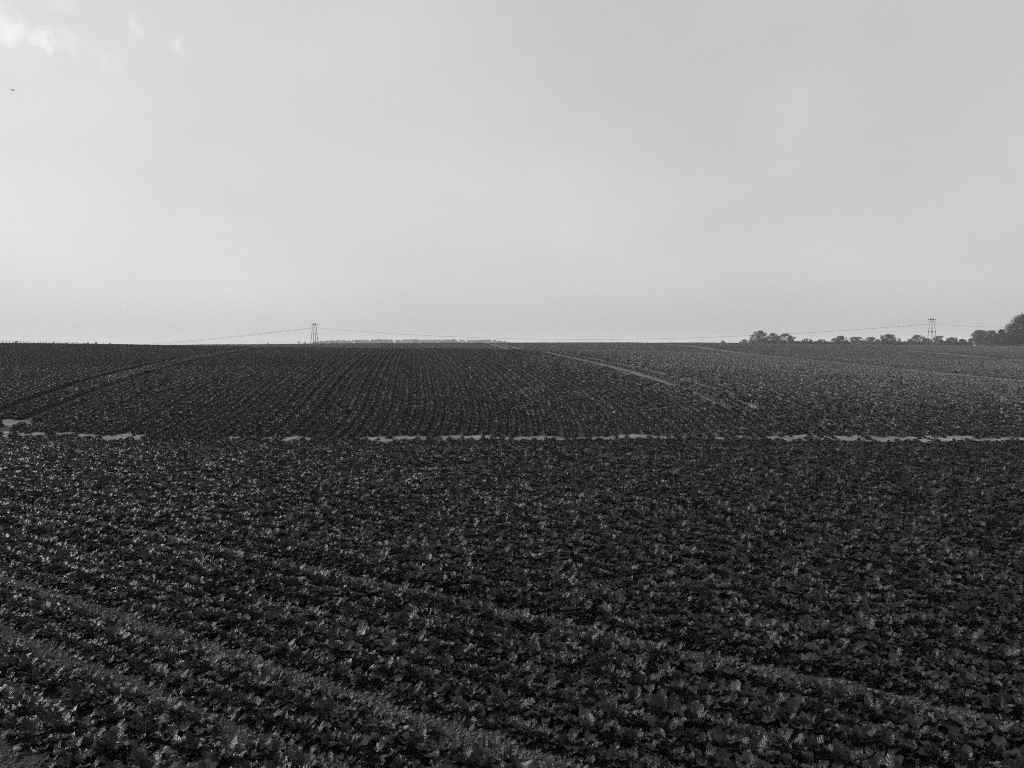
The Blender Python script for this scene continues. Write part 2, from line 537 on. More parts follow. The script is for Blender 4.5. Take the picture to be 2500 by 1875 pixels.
def plant_recipe(r, n):
    """list of (leaf kind, azimuth, offset, scale) from the heart of the plant outwards"""
    out = []
    az = r.uniform(0, 6.28)
    inner, mid, outer = [0, 1, 10, 8], [2, 3, 8, 1, 4], [4, 5, 6, 7, 9, 11]
    for i in range(n):
        f = i / (n - 1)
        k = int(r.choice(inner if f < .2 else (mid if f < .55 else outer)))
        az += 2.39996 + r.uniform(-.45, .45)
        out.append((k, az, .008 + .03 * f, r.uniform(.72, 1.12)))
    return out


def joined_plant(r, n, nl, nw, npet, scale=1.0, wide=1.0):
    Vs, Fs, Ls, off = [], [], [], 0
    for k, az, o, s in plant_recipe(r, n):
        th0, th1, L, W = LEAF_KINDS[k]
        V, Fc, LC = leaf_grid(th0 + r.uniform(-7, 7), th1 + r.uniform(-14, 14), L, W * wide, int(r.integers(1e6)), nl, nw, npet)
        V = V * s * scale
        roll = r.uniform(-.3, .3)
        V = np.stack([V[:, 0] + o, V[:, 1] * math.cos(roll) - V[:, 2] * math.sin(roll) * .5, V[:, 2] + V[:, 1] * math.sin(roll)], -1)
        c, si = math.cos(az), math.sin(az)
        V = np.stack([V[:, 0] * c - V[:, 1] * si, V[:, 0] * si + V[:, 1] * c, V[:, 2]], -1)
        Vs.append(V); Ls.append(LC); Fs += [tuple(q + off for q in f) for f in Fc]; off += len(V)
    return np.concatenate(Vs), Fs, np.concatenate(Ls)


def leaf_mesh(name, V, Fc, LC):
    me = mesh(name, V, Fc, M_LEAF)
    a = me.attributes.new('blade', 'FLOAT_VECTOR', 'POINT'); a.data.foreach_set('vector', LC.astype(np.float32).ravel())
    return me


leaf_meshes = []
for k, (a, b, L, W) in enumerate(LEAF_KINDS):
    for v in range(2):
        leaf_meshes.append(leaf_mesh('leaf', *leaf_grid(a, b, L, W, 100 + k * 7 + v, 5, 4, 2)))

src = bpy.data.collections.new('crop_sources')          # only feeds the crop's geometry nodes
N_NEAR, N_MID, N_FAR, N_VFAR = 8, 6, 6, 5


def source(name, V, Fc, LC, mat):
    me = leaf_mesh(name, V, Fc, LC)
    me.materials[0] = mat
    src.objects.link(bpy.data.objects.new(name, me))


r0 = np.random.default_rng(3)
for i in range(N_NEAR):
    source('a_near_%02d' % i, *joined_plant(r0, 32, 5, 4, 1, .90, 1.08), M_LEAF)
for i in range(N_MID):
    V, Fc, LC = joined_plant(r0, 54, 4, 2, 1, .88, 1.12)
    source('b_mid_%02d' % i, V * np.array([.84, .84, 1.3]), Fc, LC, M_LEAF_FIELD)
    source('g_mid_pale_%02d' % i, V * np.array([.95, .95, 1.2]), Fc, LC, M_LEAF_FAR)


def clump(n_pl, length, n_leaf, nl, nw):
    Vs, Fs, Ls, off = [], [], [], 0
    for j in range(n_pl):
        V, Fc, LC = joined_plant(r0, n_leaf, nl, nw, 1, r0.uniform(.75, .95), 1.3)
        V = V * np.array([.58, 1.0, 1.34])
        V = V + np.array([r0.normal(0, .02), (j + .5) / n_pl * length - length / 2 + r0.uniform(-.05, .05), 0])
        Vs.append(V); Ls.append(LC); Fs += [tuple(q + off for q in f) for f in Fc]; off += len(V)
    return np.concatenate(Vs), Fs, np.concatenate(Ls)


for i in range(N_FAR): source('c_far_%02d' % i, *clump(2, .42, 44, 3, 2), M_LEAF_FIELD)
for i in range(N_VFAR): source('d_vfar_%02d' % i, *clump(4, .84, 36, 2, 2), M_LEAF_FIELD)
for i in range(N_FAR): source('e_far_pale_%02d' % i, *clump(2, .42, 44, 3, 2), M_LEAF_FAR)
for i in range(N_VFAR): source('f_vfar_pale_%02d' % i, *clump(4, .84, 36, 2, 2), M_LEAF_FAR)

pts, rots, scls, ids = [], [], [], []


def emit(X, Y, rz, sc, base_i, n_i, tilt=.12):
    n = len(X)
    Z = ground(X, Y) - .01
    pts.append(np.stack([X, Y, Z], -1))
    rots.append(np.stack([rng.normal(0, tilt, n), rng.normal(0, tilt, n), rz], -1))
    scls.append(sc); ids.append(base_i + rng.integers(0, n_i, n))


def inside(X, Y, pad):
    px = np.abs(X) / np.maximum(Y, 1)
    return (np.abs(X) < .625 * Y + pad)


# --- headland rows
hx, hy, hk, hs = [], [], [], []
for k in range(-12, 110):
    lo, hi = HEAD_GAP0 + k * HEAD_STEP, HEAD_GAP0 + (k + 1) * HEAD_STEP     # between gap k and gap k+1
    c = (lo + hi) / 2 + (WIDE.get(k, 0) - WIDE.get(k + 1, 0)) * .75
    s = np.arange(-60, 60, .155)
    s = s + rng.uniform(-.05, .05, len(s))
    q = c + rng.normal(0, .03 + .03 * float(sstep(6, 12, c)), len(s))
    # q = X*.5633+Y*.8262, along-row coordinate s runs along HD
    X = .5633 * q + HD[0] * s; Y = .8262 * q + HD[1] * s
    keep = inside(X, Y, 2.2) & (Y > 6.9) & (Y < edge_y(X) + .2)
    sparse = sstep(9.0, 4.5, q) * sstep(-1.0, -5.0, X - .1 * Y) * .22
    narrow = .0
    keep &= rng.random(len(X)) > (.06 + sparse + .84 * edge_bare(X, Y) + .88 * patch_bare(X, Y))
    vig = .74 + .48 * fnoise(X * .30 + 40, Y * .30) + rng.normal(0, .15, len(X))
    vig = vig * (1 + .14 * sstep(7, 12, q))
    vig = vig * (1 - .22 * (WIDE.get(k, 0) > .1) - .22 * (WIDE.get(k + 1, 0) > .1))
    vig = vig * (1 - .30 * sstep(4.5, 1.5, np.abs(Y - edge_y(X))))         # shorter towards the bare strip
    vig = vig * (1 - .4 * edge_bare(X, Y))
    hx.append(X[keep]); hy.append(Y[keep]); hk.append(np.full(keep.sum(), k)); hs.append(np.clip(vig[keep], .45, 1.3))
hx, hy, hk, hs = map(np.concatenate, (hx, hy, hk, hs))

# the 300 that show largest are plants of their own
hz = ground(hx, hy)
ipx = 1250 + F * hx / hy
ipy_top = HORIZON + F * (EYE - hz - .30 * hs) / hy
vis = (ipx > -30) & (ipx < 2530) & (ipy_top < 1862)
size = np.where(vis, hs / hy, 0)
order = np.argsort(-size)
own = np.zeros(len(hx), bool); own[order[:300]] = True
rest = ~own
emit(hx[rest], hy[rest], rng.uniform(0, 6.28, rest.sum()), hs[rest], 0, N_NEAR)

# --- the main field: rows running away up the slope
for (y0, y1, step, bi, ni, hscale) in ((36.5, 68, .18, N_NEAR, N_MID, 1.0), (68, 128, .42, N_NEAR + N_MID, N_FAR, 1.0), (128, 350, .84, N_NEAR + N_MID + N_FAR, N_VFAR, 1.0)):
    for r in np.arange(-110, 290, .5):
        off = float(np.sin(r * 12.9898 + 4.1) * 43758.5453 % 1.0 - .5) * .19
        for tc_ in LEFT_TRACKS:
            d_ = r - tc_
            if abs(d_) < .6: off += math.copysign(.36, d_)
        Y = np.arange(y0, y1, step)
        Y = Y + rng.uniform(-.25, .25, len(Y)) * step
        r_off = .8 * np.clip((48 - Y) / 8, 0, 2) ** 2 * .75
        X = r + off - .12 * Y - r_off + rng.normal(0, .018, len(Y))
        keep = inside(X, Y, 5) & (Y > edge_y(X) + .2)
        # only the parts of the slope that face the camera or nearly so
        keep &= ~((Y > 262) & (X < 60)) & ~((Y > 215) & (X < 20))
        keep &= ~((X < -.46 * Y - 8) & (Y > 150))
        if not keep.any(): continue
        X, Y = X[keep], Y[keep]
        keep = rng.random(len(X)) > (.04 + .97 * track_mask(X, Y) + .86 * edge_bare(X, Y) + .9 * patch_bare(X, Y))
        X, Y = X[keep], Y[keep]
        vig = (.80 + .32 * fnoise(X * .12 + 9, Y * .12) + rng.normal(0, .09, len(X))) * hscale
        rr_ = row_r(X, Y)
        for c_, w_, s_ in TRACKS:                              # beaten down rows on the near side of a wheel track
            vig = vig * (1 - .42 * s_ * ((rr_ < c_) & (rr_ > c_ - (3.2 if c_ > 40 else 1.3))) * sstep(52, 62, Y))
        vig = vig * (1 - .25 * sstep(3.5, 1.0, np.abs(Y - edge_y(X) - .3)))
        flip = rng.integers(0, 2, len(X)) * math.pi
        rz = rng.uniform(0, 6.28, len(X)) if step < .3 else math.atan(.12) + flip + rng.normal(0, .08, len(X))
        vig = vig * (1 - .4 * edge_bare(X, Y))
        vig = np.clip(vig, .4, 1.3); til = .12 if step < .3 else .05
        # paler leaves paint in sunlight on the right, sun and haze beyond the brow
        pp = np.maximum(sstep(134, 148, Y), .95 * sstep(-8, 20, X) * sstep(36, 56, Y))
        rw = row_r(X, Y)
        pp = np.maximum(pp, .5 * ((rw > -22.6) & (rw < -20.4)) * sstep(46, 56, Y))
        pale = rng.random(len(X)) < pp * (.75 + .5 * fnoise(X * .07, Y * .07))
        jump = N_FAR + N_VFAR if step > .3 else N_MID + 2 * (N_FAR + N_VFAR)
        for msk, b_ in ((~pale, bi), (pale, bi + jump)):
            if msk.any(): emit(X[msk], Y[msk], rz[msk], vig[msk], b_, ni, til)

P = np.concatenate(pts); R = np.concatenate(rots); S = np.concatenate(scls); I = np.concatenate(ids)


def scatter(name, P, R, S, I, coll):
    me = bpy.data.meshes.new(name)
    me.vertices.add(len(P)); me.vertices.foreach_set('co', P.astype(np.float32).ravel())
    a = me.attributes.new('turn', 'FLOAT_VECTOR', 'POINT'); a.data.foreach_set('vector', R.astype(np.float32).ravel())
    a = me.attributes.new('size', 'FLOAT', 'POINT'); a.data.foreach_set('value', S.astype(np.float32))
    a = me.attributes.new('pick', 'INT', 'POINT'); a.data.foreach_set('value', I.astype(np.int32))
    me.update()
    o = obj(name, me)
    ng = bpy.data.node_groups.new(name + '_nodes', 'GeometryNodeTree')
    ng.interface.new_socket('Geometry', in_out='INPUT', socket_type='NodeSocketGeometry')
    ng.interface.new_socket('Geometry', in_out='OUTPUT', socket_type='NodeSocketGeometry')
    N, Lk = ng.nodes, ng.links
    gi, gout = N.new('NodeGroupInput'), N.new('NodeGroupOutput')
    iop = N.new('GeometryNodeInstanceOnPoints')
    ci = N.new('GeometryNodeCollectionInfo')
    ci.inputs['Collection'].default_value = coll
    ci.inputs['Separate Children'].default_value = True
    ci.inputs['Reset Children'].default_value = True
    iop.inputs['Pick Instance'].default_value = True

    def attr(nm, ty):
        k = N.new('GeometryNodeInputNamedAttribute'); k.data_type = ty; k.inputs['Name'].default_value = nm
        return k.outputs['Attribute']
    e2r = N.new('FunctionNodeEulerToRotation')
    Lk.new(attr('turn', 'FLOAT_VECTOR'), e2r.inputs[0])
    Lk.new(gi.outputs[0], iop.inputs['Points'])
    Lk.new(ci.outputs[0], iop.inputs['Instance'])
    Lk.new(attr('pick', 'INT'), iop.inputs['Instance Index'])
    Lk.new(e2r.outputs[0], iop.inputs['Rotation'])
    Lk.new(attr('size', 'FLOAT'), iop.inputs['Scale'])
    Lk.new(iop.outputs[0], gout.inputs[0])
    md = o.modifiers.new('scatter', 'NODES'); md.node_group = ng
    return o


crop = scatter('beet_crop', P, R, S, I, src)
tag(crop, 'dark leafy beet crop covering the whole field up to the skyline', 'crop', kind='stuff')
print('crop instances', len(P))

# --- the nearest 300, leaf by leaf
ORD = ['', 'first', 'second', 'third', 'fourth', 'fifth', 'sixth', 'seventh', 'eighth', 'ninth', 'tenth', 'eleventh', 'twelfth', 'thirteenth', 'fourteenth', 'fifteenth', 'sixteenth', 'seventeenth',
       'eighteenth', 'nineteenth', 'twentieth']
TENS = {2: 'twenty', 3: 'thirty', 4: 'forty', 5: 'fifty', 6: 'sixty'}


def ordinal(n):
    if n <= 20: return ORD[n]
    if n % 10 == 0: return TENS[n // 10][:-1] + 'ieth'
    return TENS[n // 10] + '-' + ORD[n % 10]


def row_name(k):
    w = ['', '', 'second ', 'third ', 'fourth ', 'fifth ', 'sixth ', 'seventh ', 'eighth ', 'ninth ', 'tenth ', 'eleventh ', 'twelfth ']
    if k >= 11: return '%srow above far strip' % w[k - 10]
    if k >= 8: return '%srow below far strip' % w[11 - k]
    if k >= 3: return '%srow above widest strip' % w[k - 2]
    if k >= 0: return '%srow above lowest strip' % w[k + 1]
    if k >= -2: return '%srow below lowest strip' % w[-k]
    if k >= -4: return '%srow above bare corner' % w[k + 5]
    return '%srow below bare corner' % w[-k - 4]


r1 = np.random.default_rng(21)
hearts = []
for i in range(4):
    V, Fc, LC = joined_plant(r1, 20, 4, 2, 1, .72)
    hearts.append(leaf_mesh('small_leaves', V, Fc, LC))
own_i = np.nonzero(own)[0]
for k in sorted(set(hk[own_i])):
    mem = own_i[hk[own_i] == k]
    mem = mem[np.argsort(-ipx[mem])]
    rown = row_name(int(k))
    for n_, i in enumerate(mem):
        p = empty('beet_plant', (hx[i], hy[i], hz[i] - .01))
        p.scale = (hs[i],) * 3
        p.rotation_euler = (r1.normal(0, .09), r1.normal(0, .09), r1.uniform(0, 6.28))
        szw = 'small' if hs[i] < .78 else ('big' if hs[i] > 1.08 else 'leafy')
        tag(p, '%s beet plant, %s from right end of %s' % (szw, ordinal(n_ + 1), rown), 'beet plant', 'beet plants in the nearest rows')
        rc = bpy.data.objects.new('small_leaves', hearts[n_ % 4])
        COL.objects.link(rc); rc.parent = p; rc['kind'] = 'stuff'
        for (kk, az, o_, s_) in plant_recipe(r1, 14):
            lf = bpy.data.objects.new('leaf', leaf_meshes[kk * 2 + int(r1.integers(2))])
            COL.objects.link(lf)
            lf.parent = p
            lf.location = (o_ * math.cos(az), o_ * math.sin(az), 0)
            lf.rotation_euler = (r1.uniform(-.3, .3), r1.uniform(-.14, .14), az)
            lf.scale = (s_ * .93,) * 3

# ------------------------------------------------------------------ clods and straw on the bare strips
csrc = bpy.data.collections.new('clod_sources')
import bmesh


def clod_mesh(seed, sub=1):
    bmx = bmesh.new()
    bmesh.ops.create_icosphere(bmx, subdivisions=sub, radius=1)
    rr = random.Random(seed)
    for v in bmx.verts:
        v.co *= rr.uniform(.65, 1.25)
        v.co.z *= .7
    me = bpy.data.meshes.new('clod'); bmx.to_mesh(me); bmx.free()
    me.materials.append(M_CLOD)
    return me


for i in range(5):
    csrc.objects.link(bpy.data.objects.new('clod_%d' % i, clod_mesh(i)))
ck = rng.choice([0, 3, 4, 11, -4, 7, -2, 1, 2, 5, 8], 70000, p=[.13, .2, .09, .12, .12, .06, .06, .06, .06, .05, .05])
cq = HEAD_GAP0 + ck * HEAD_STEP + rng.normal(0, .13, len(ck))
cs = rng.uniform(-16, 16, len(ck))
CX, CY = .5633 * cq + HD[0] * cs, .8262 * cq + HD[1] * cs
ok = inside(CX, CY, 1) & (CY > 7.5) & (CY < 24)
CX, CY = CX[ok], CY[ok]
csz = np.clip(rng.lognormal(-4.3, .6, len(CX)), .005, .065)
clods = scatter('soil_clods', np.stack([CX, CY, ground(CX, CY) + .002], -1), rng.uniform(0, 6.28, (len(CX), 3)), csz, rng.integers(0, 5, len(CX)), csrc)
tag(clods, 'loose lumps of soil on the bare strips between the near rows', 'soil', kind='stuff')

V, Fc = [], []
for i in range(70):
    k = rng.choice([0, 3, -4, 4, 11, -2])
    q = HEAD_GAP0 + k * HEAD_STEP + rng.normal(0, .1); s = rng.uniform(-9, 9)
    x, y = .5633 * q + HD[0] * s, .8262 * q + HD[1] * s
    if not (8 < y < 20): continue
    a = rng.uniform(0, 3.14); Ls = rng.uniform(.03, .075); w = .003; z = g1(x, y) + .02
    d = np.array([math.cos(a), math.sin(a), rng.normal(0, .12)]) * Ls; nrm = np.array([-math.sin(a), math.cos(a), 0]) * w
    c = np.array([x, y, z]); b0 = len(V)
    for e in (-1, 1):
        for t in (nrm, -nrm * .6 + np.array([0, 0, w]), -nrm * .6 - np.array([0, 0, w])): V.append(tuple(c + e * d + t))
    for t in range(3): Fc.append((b0 + t, b0 + (t + 1) % 3, b0 + 3 + (t + 1) % 3, b0 + 3 + t))
st = obj('straw', mesh('straw', V, Fc, M_STRAW, False))
tag(st, 'pale straw stems lying on the bare soil strips', 'straw', kind='stuff')

# ------------------------------------------------------------------ trees


def join(parts):
    V, Fc = [], []
    for v, f in parts:
        o = len(V); V += [tuple(p) for p in v]; Fc += [tuple(q + o for q in g) for g in f]
    return V, Fc


def leaf_cloud(r, lobes, n, size):
    """leaf sprays spread through the outer part of many overlapping lobes"""
    lob = np.array(lobes)
    wgt = lob[:, 3] * lob[:, 3]; wgt = wgt / wgt.sum()
    pick = r.choice(len(lob), n, p=wgt)
    d = r.normal(size=(n, 3)); d /= np.linalg.norm(d, axis=1)[:, None]
    rad_ = r.random(n) ** .36 * lob[pick, 3]
    rad_ *= 1 + .14 * np.sin(d[:, 0] * 7 + pick) * np.cos(d[:, 2] * 6 + pick * 2)
    c = lob[pick, :3] + d * rad_[:, None] * np.array([1, 1, .85])
    nr = d * .7 + r.normal(size=(n, 3)) * .65; nr /= np.linalg.norm(nr, axis=1)[:, None]
    u = np.cross(nr, r.normal(size=(n, 3))); u /= np.linalg.norm(u, axis=1)[:, None]
    w = np.cross(nr, u)
    s = size * r.uniform(.5, 1.4, n)[:, None]
    V = np.stack([c + u * s, c + w * s * .55 + nr * s * .15, c - u * s, c - w * s * .55 + nr * s * .15], 1).reshape(-1, 3)
    Fc = np.arange(4 * n).reshape(-1, 4)
    return V, Fc


def make_lobes(r, w, h, crown0, n, shape='round', lean=0):
    L = []
    for i in range(n):
        t = (i + r.random()) / n
        t = t ** (1.75 if shape == 'dome' else 1.0)
        z = crown0 + (h - crown0) * t
        env = {'round': math.sin(math.pi * (.14 + .80 * t)) ** .6, 'dome': max(.0, 1 - t ** 2.3) ** .55, 'spread': (.35 + .65 * t ** .6 * (1.15 - .3 * t)) * (1 if t < .9 else .8)}[shape]
        lr = (h - crown0) * r.uniform(.12, .23) * (1.1 - .35 * t)
        a, q = i * 2.39996 + r.uniform(-.6, .6), r.random() ** .5
        rr = max(0, w * .52 * env - lr * .55) * q * r.uniform(.85, 1.1)
        L.append((rr * math.cos(a) + lean * t, rr * math.sin(a), min(max(z, crown0 + lr * .3), h - lr * .8), lr))
    return L


def tree(name, label, px0, px1, ytop, Y, group, n_leaf=2200, lobes=16, shape='round', mat=None, clear=.12, lean=0, seed=0, cat='tree', size=.22):
    r = np.random.default_rng(1000 + seed)
    pc = (px0 + px1) / 2
    x = (pc - 1250) / F * Y
    z0 = g1(x, Y)
    h = EYE + (HORIZON - ytop) / F * Y - z0
    w = (px1 - px0) / F * Y
    t = empty(name, (x, Y, z0 - .05))
    tag(t, label, cat, group)
    lb = make_lobes(r, w, h, h * clear, lobes, shape, lean * w)
    V, Fc = leaf_cloud(r, lb, n_leaf, size)
    obj('crown', mesh('crown', V, Fc, mat or M_TREE, False), t)
    tr = [tube([(0, 0, -.2), (.05 * w * r.normal(), 0, h * .3), (lean * w * .4, 0, h * .62), (lean * w * .7, 0, h * .85)], [.035 * h, .025 * h, .014 * h, .004 * h])]
    for L in sorted(lb, key=lambda q: -q[3])[:9]:
        b = r.uniform(.18, .45) * h
        tr.append(tube([(lean * w * .2, 0, b), (L[0] * .5, L[1] * .5, (b + L[2]) * .5), (L[0], L[1], L[2])], [.012 * h, .008 * h, .003 * h], 5))
    V, Fc = join(tr)
    obj('trunk', mesh('trunk', V, Fc, M_BARK), t)
    return t


HG = 'trees of the hedgerow on the right skyline'
T = [
    ('bush', 'lone tiny round bush far left of the hedgerow trees', 1757, 1772, 831, 420, 500, 6, 'dome', 'bush'),
    ('bush', 'low ragged bush left of the tall rounded tree clump', 1802, 1832, 828.5, 415, 900, 8, 'dome', 'bush'),
    ('hedgerow_tree', 'tall dense rounded tree at the left of the isolated clump', 1826, 1884, 806.5, 410, 3200, 18, 'dome', 'tree'),
    ('hedgerow_tree', 'narrow round tree squeezed in the middle of the isolated clump', 1864, 1908, 812.5, 414, 2000, 12, 'dome', 'tree'),
    ('hedgerow_tree', 'broad tree sloping down at the right of the isolated clump', 1888, 1948, 813.5, 408, 2600, 16, 'dome', 'tree'),
    ('bush', 'very low hedge bush beside the right foot of the clump', 1932, 1956, 832, 412, 700, 7, 'dome', 'bush'),
    ('hedgerow_tree', 'low flat topped tree right of the isolated clump', 1950, 1990, 826.5, 412, 1500, 12, 'dome', 'tree'),
    ('hedgerow_tree', 'smallest rounded tree before the open gap in the hedgerow', 1986, 2024, 828.5, 412, 1300, 11, 'dome', 'tree'),
    ('hedgerow_tree', 'dark pointed tree just right of the open gap', 2026, 2078, 819.5, 405, 2400, 15, 'dome', 'tree'),
    ('hedgerow_tree', 'thin topped tree behind the pale hedge bush', 2070, 2112, 822, 412, 1300, 10, 'spread', 'tree'),
    ('bush', 'pale low hedge bush in front of the thin topped tree', 2072, 2122, 833, 398, 1000, 10, 'dome', 'bush'),
    ('hedgerow_tree', 'pale bushy tree left of the dark broad tree', 2104, 2150, 822, 405, 2000, 14, 'dome', 'tree'),
    ('hedgerow_tree', 'broad dark tree with pointed crown midway along the hedgerow', 2138, 2200, 815.5, 402, 3400, 20, 'dome', 'tree'),
    ('bush', 'low hedge bush between broad dark tree and windswept tree', 2188, 2216, 833, 402, 800, 8, 'dome', 'bush'),
    ('hedgerow_tree', 'windswept tree leaning right, left of the right pole tower', 2204, 2256, 817, 398, 2400, 15, 'dome', 'tree'),
    ('bush', 'low dense hedge bush behind the left feet of right tower', 2246, 2280, 825, 395, 1500, 12, 'dome', 'bush'),
    ('hedgerow_tree', 'open feathery tree just right of the right tower', 2272, 2310, 819.5, 398, 1000, 9, 'spread', 'tree'),
    ('bush', 'dense low bush under the open feathery tree', 2284, 2312, 828, 390, 1200, 9, 'dome', 'bush'),
    ('hedgerow_tree', 'dark rounded tree right of the open feathery tree', 2304, 2344, 823, 388, 2200, 14, 'dome', 'tree'),
    ('hedgerow_tree', 'small rounded tree sloping down towards the second gap', 2334, 2364, 827, 388, 1500, 11, 'dome', 'tree'),
    ('sapling', 'slender sapling standing alone in the second gap', 2362, 2376, 826, 380, 350, 5, 'round', 'tree'),
    ('hedgerow_tree', 'light leafy tree left of the paired trees by the big one', 2370, 2412, 805, 365, 2800, 16, 'round', 'tree'),
    ('hedgerow_tree', 'light upright tree beside the dark tree and big tree', 2404, 2438, 806, 362, 2400, 14, 'round', 'tree'),
    ('bush', 'pale low bush at the foot of the light leafy trees', 2376, 2432, 832, 350, 1500, 12, 'dome', 'bush'),
    ('hedgerow_tree', 'dark medium tree against the left side of the big tree', 2424, 2470, 803, 345, 3000, 18, 'dome', 'tree'),
    ('broad_tree', 'biggest dark broad tree cut by the right edge', 2448, 2580, 763, 335, 14000, 40, 'dome', 'tree'),
    ('bush', 'dark low bush at the foot of the biggest tree', 2456, 2520, 826, 328, 2200, 14, 'dome', 'bush'),
]
for i, (nm, lab, a, b, yt, Y, nl_, lo, shp, cat) in enumerate(T):
    pale = ('pale' in lab) or ('light' in lab)
    tree(nm, lab, a, b, yt, Y, HG, int(nl_ * 3.6), int(lo * 3.2) + 22, shp, M_TREE_PALE if pale else (M_TREE_DARK if 'dark' in lab else M_TREE), clear=(.0 if nm == 'bush' or shp == 'dome' else .16), lean=(.22 if 'windswept' in lab else 0), seed=i,
         cat=cat, size=(.24 if nm == 'broad_tree' else .18))

def hedge(label, px0, px1, ytop, Y0, Y1, seed):
    r = np.random.default_rng(seed)
    x0_, x1_ = (px0 - 1250) / F * Y0, (px1 - 1250) / F * Y1
    c = ((x0_ + x1_) / 2, (Y0 + Y1) / 2); zc = g1(*c)
    t = empty('hedge', (c[0], c[1], zc))
    tag(t, label, 'hedge')
    lb = []
    n = int((px1 - px0) * .8)
    for i in range(n):
        f = (i + r.random()) / n
        x, y = x0_ + (x1_ - x0_) * f, Y0 + (Y1 - Y0) * f
        z = g1(x, y); h = (EYE + (HORIZON - ytop) / F * y - z) * r.uniform(.72, 1.05)
        for k in range(3):
            lr = h * r.uniform(.22, .34)
            lb.append((x - c[0] + r.normal(0, .3), y - c[1] + r.normal(0, .6), z - zc + min(h - lr, h * (.15 + .3 * k)), lr))
    V, Fc = leaf_cloud(r, lb, n * 190, .17)
    obj('foliage', mesh('foliage', V, Fc, M_TREE, False), t)
    st_ = [tube([(L[0], L[1], g1(L[0] + c[0], L[1] + c[1]) - zc - .2), (L[0], L[1], L[2])], [.06, .03], 5) for L in lb[::9]]
    V, Fc = join(st_)
    obj('stems', mesh('stems', V, Fc, M_BARK), t)


hedge('low thick hedge joining the isolated clump to the open gap', 1838, 2028, 831.6, 411, 411, 301)
hedge('long low hedge running behind the right tower to the second gap', 2030, 2366, 832.2, 408, 388, 302)

# far wood behind the second rise: reads as one grey mass
r2 = np.random.default_rng(77)
parts_l = []
FW = [(775, 834), (800, 832), (822, 831), (850, 831.5), (880, 830), (905, 831), (925, 828.5), (950, 829.5), (972, 830), (990, 829), (1012, 828.5), (1030, 830), (1048, 829), (1065, 829.5), (1090, 830),
      (1108, 829), (1128, 830), (1150, 829.5), (1170, 830), (1190, 829), (1205, 831), (1218, 833), (1232, 833.5)]
for px, yt in FW + [(786, 833), (812, 832.2), (836, 831), (866, 830.5), (893, 830.2), (915, 829.5), (938, 829), (1002, 829), (1078, 830), (1100, 830), (1180, 830)]:
    Y = r2.uniform(1350, 1600)
    x = (px - 1250) / F * Y; z0 = g1(x, Y)
    h = EYE + (HORIZON - yt + .8) / F * Y - z0
    lb = [(a + x, b + Y, c + z0, d) for a, b, c, d in make_lobes(r2, 58 / F * Y, h, 0, 40, 'dome')]
    parts_l.append(leaf_cloud(r2, lb, 3200, .95))
off, VV, FF = 0, [], []
for V, Fc in parts_l:
    VV.append(V); FF.append(Fc + off); off += len(V)
fw = obj('woodland', mesh('woodland', np.concatenate(VV), np.concatenate(FF), M_TREE, False))
tag(fw, 'hazy grey wood along the skyline behind the middle of the field', 'wood', kind='stuff')
for i, (a, b, yt, lab) in enumerate([(721, 738, 832, 'larger of two faint grey trees left of the left tower'), (738, 752, 834.5, 'smaller of two faint grey trees left of the left tower'),
                                     (648, 662, 836, 'tiny faint bush alone between the left track and the left tower')]):
    tree('distant_tree', lab, a, b, yt, 1250, 'faint trees on the skyline', 700, 8, 'dome', M_TREE, .0, seed=60 + i, size=.6)
LB = [('scrub_bush', 'dark twiggy scrub bush among the fence posts at far left', 30, 49, 831.5, 345), ('scrub_bush', 'low scrub patch just right of the last fence posts', 124, 140, 833.5, 430),
      ('scrub_bush', 'darkest low bush right of the fence on left skyline', 153, 172, 834.2, 430), ('distant_bush', 'faint grey bush right of the darkest fence side bush', 172, 198, 833.8, 700),
      ('distant_bush', 'small faint round bush midway along the left skyline', 210, 219, 835, 700), ('distant_bush', 'widest faint bush along the left skyline', 220, 246, 834.6, 720),
      ('distant_bush', 'last tiny faint bush at right of the left skyline', 262, 276, 836.6, 740), ('distant_bush', 'faint thin bush just left of the widest faint bush', 196, 211, 836, 760)]
for i, (nm, lab, a, b, yt, Y) in enumerate(LB):
    tree(nm, lab, a, b, yt, Y, 'bushes on the left skyline', 1500, 9, 'dome', M_TREE, 0, seed=80 + i, cat='bush', size=.16 if Y < 500 else .3)

# ------------------------------------------------------------------ pole towers of the power line


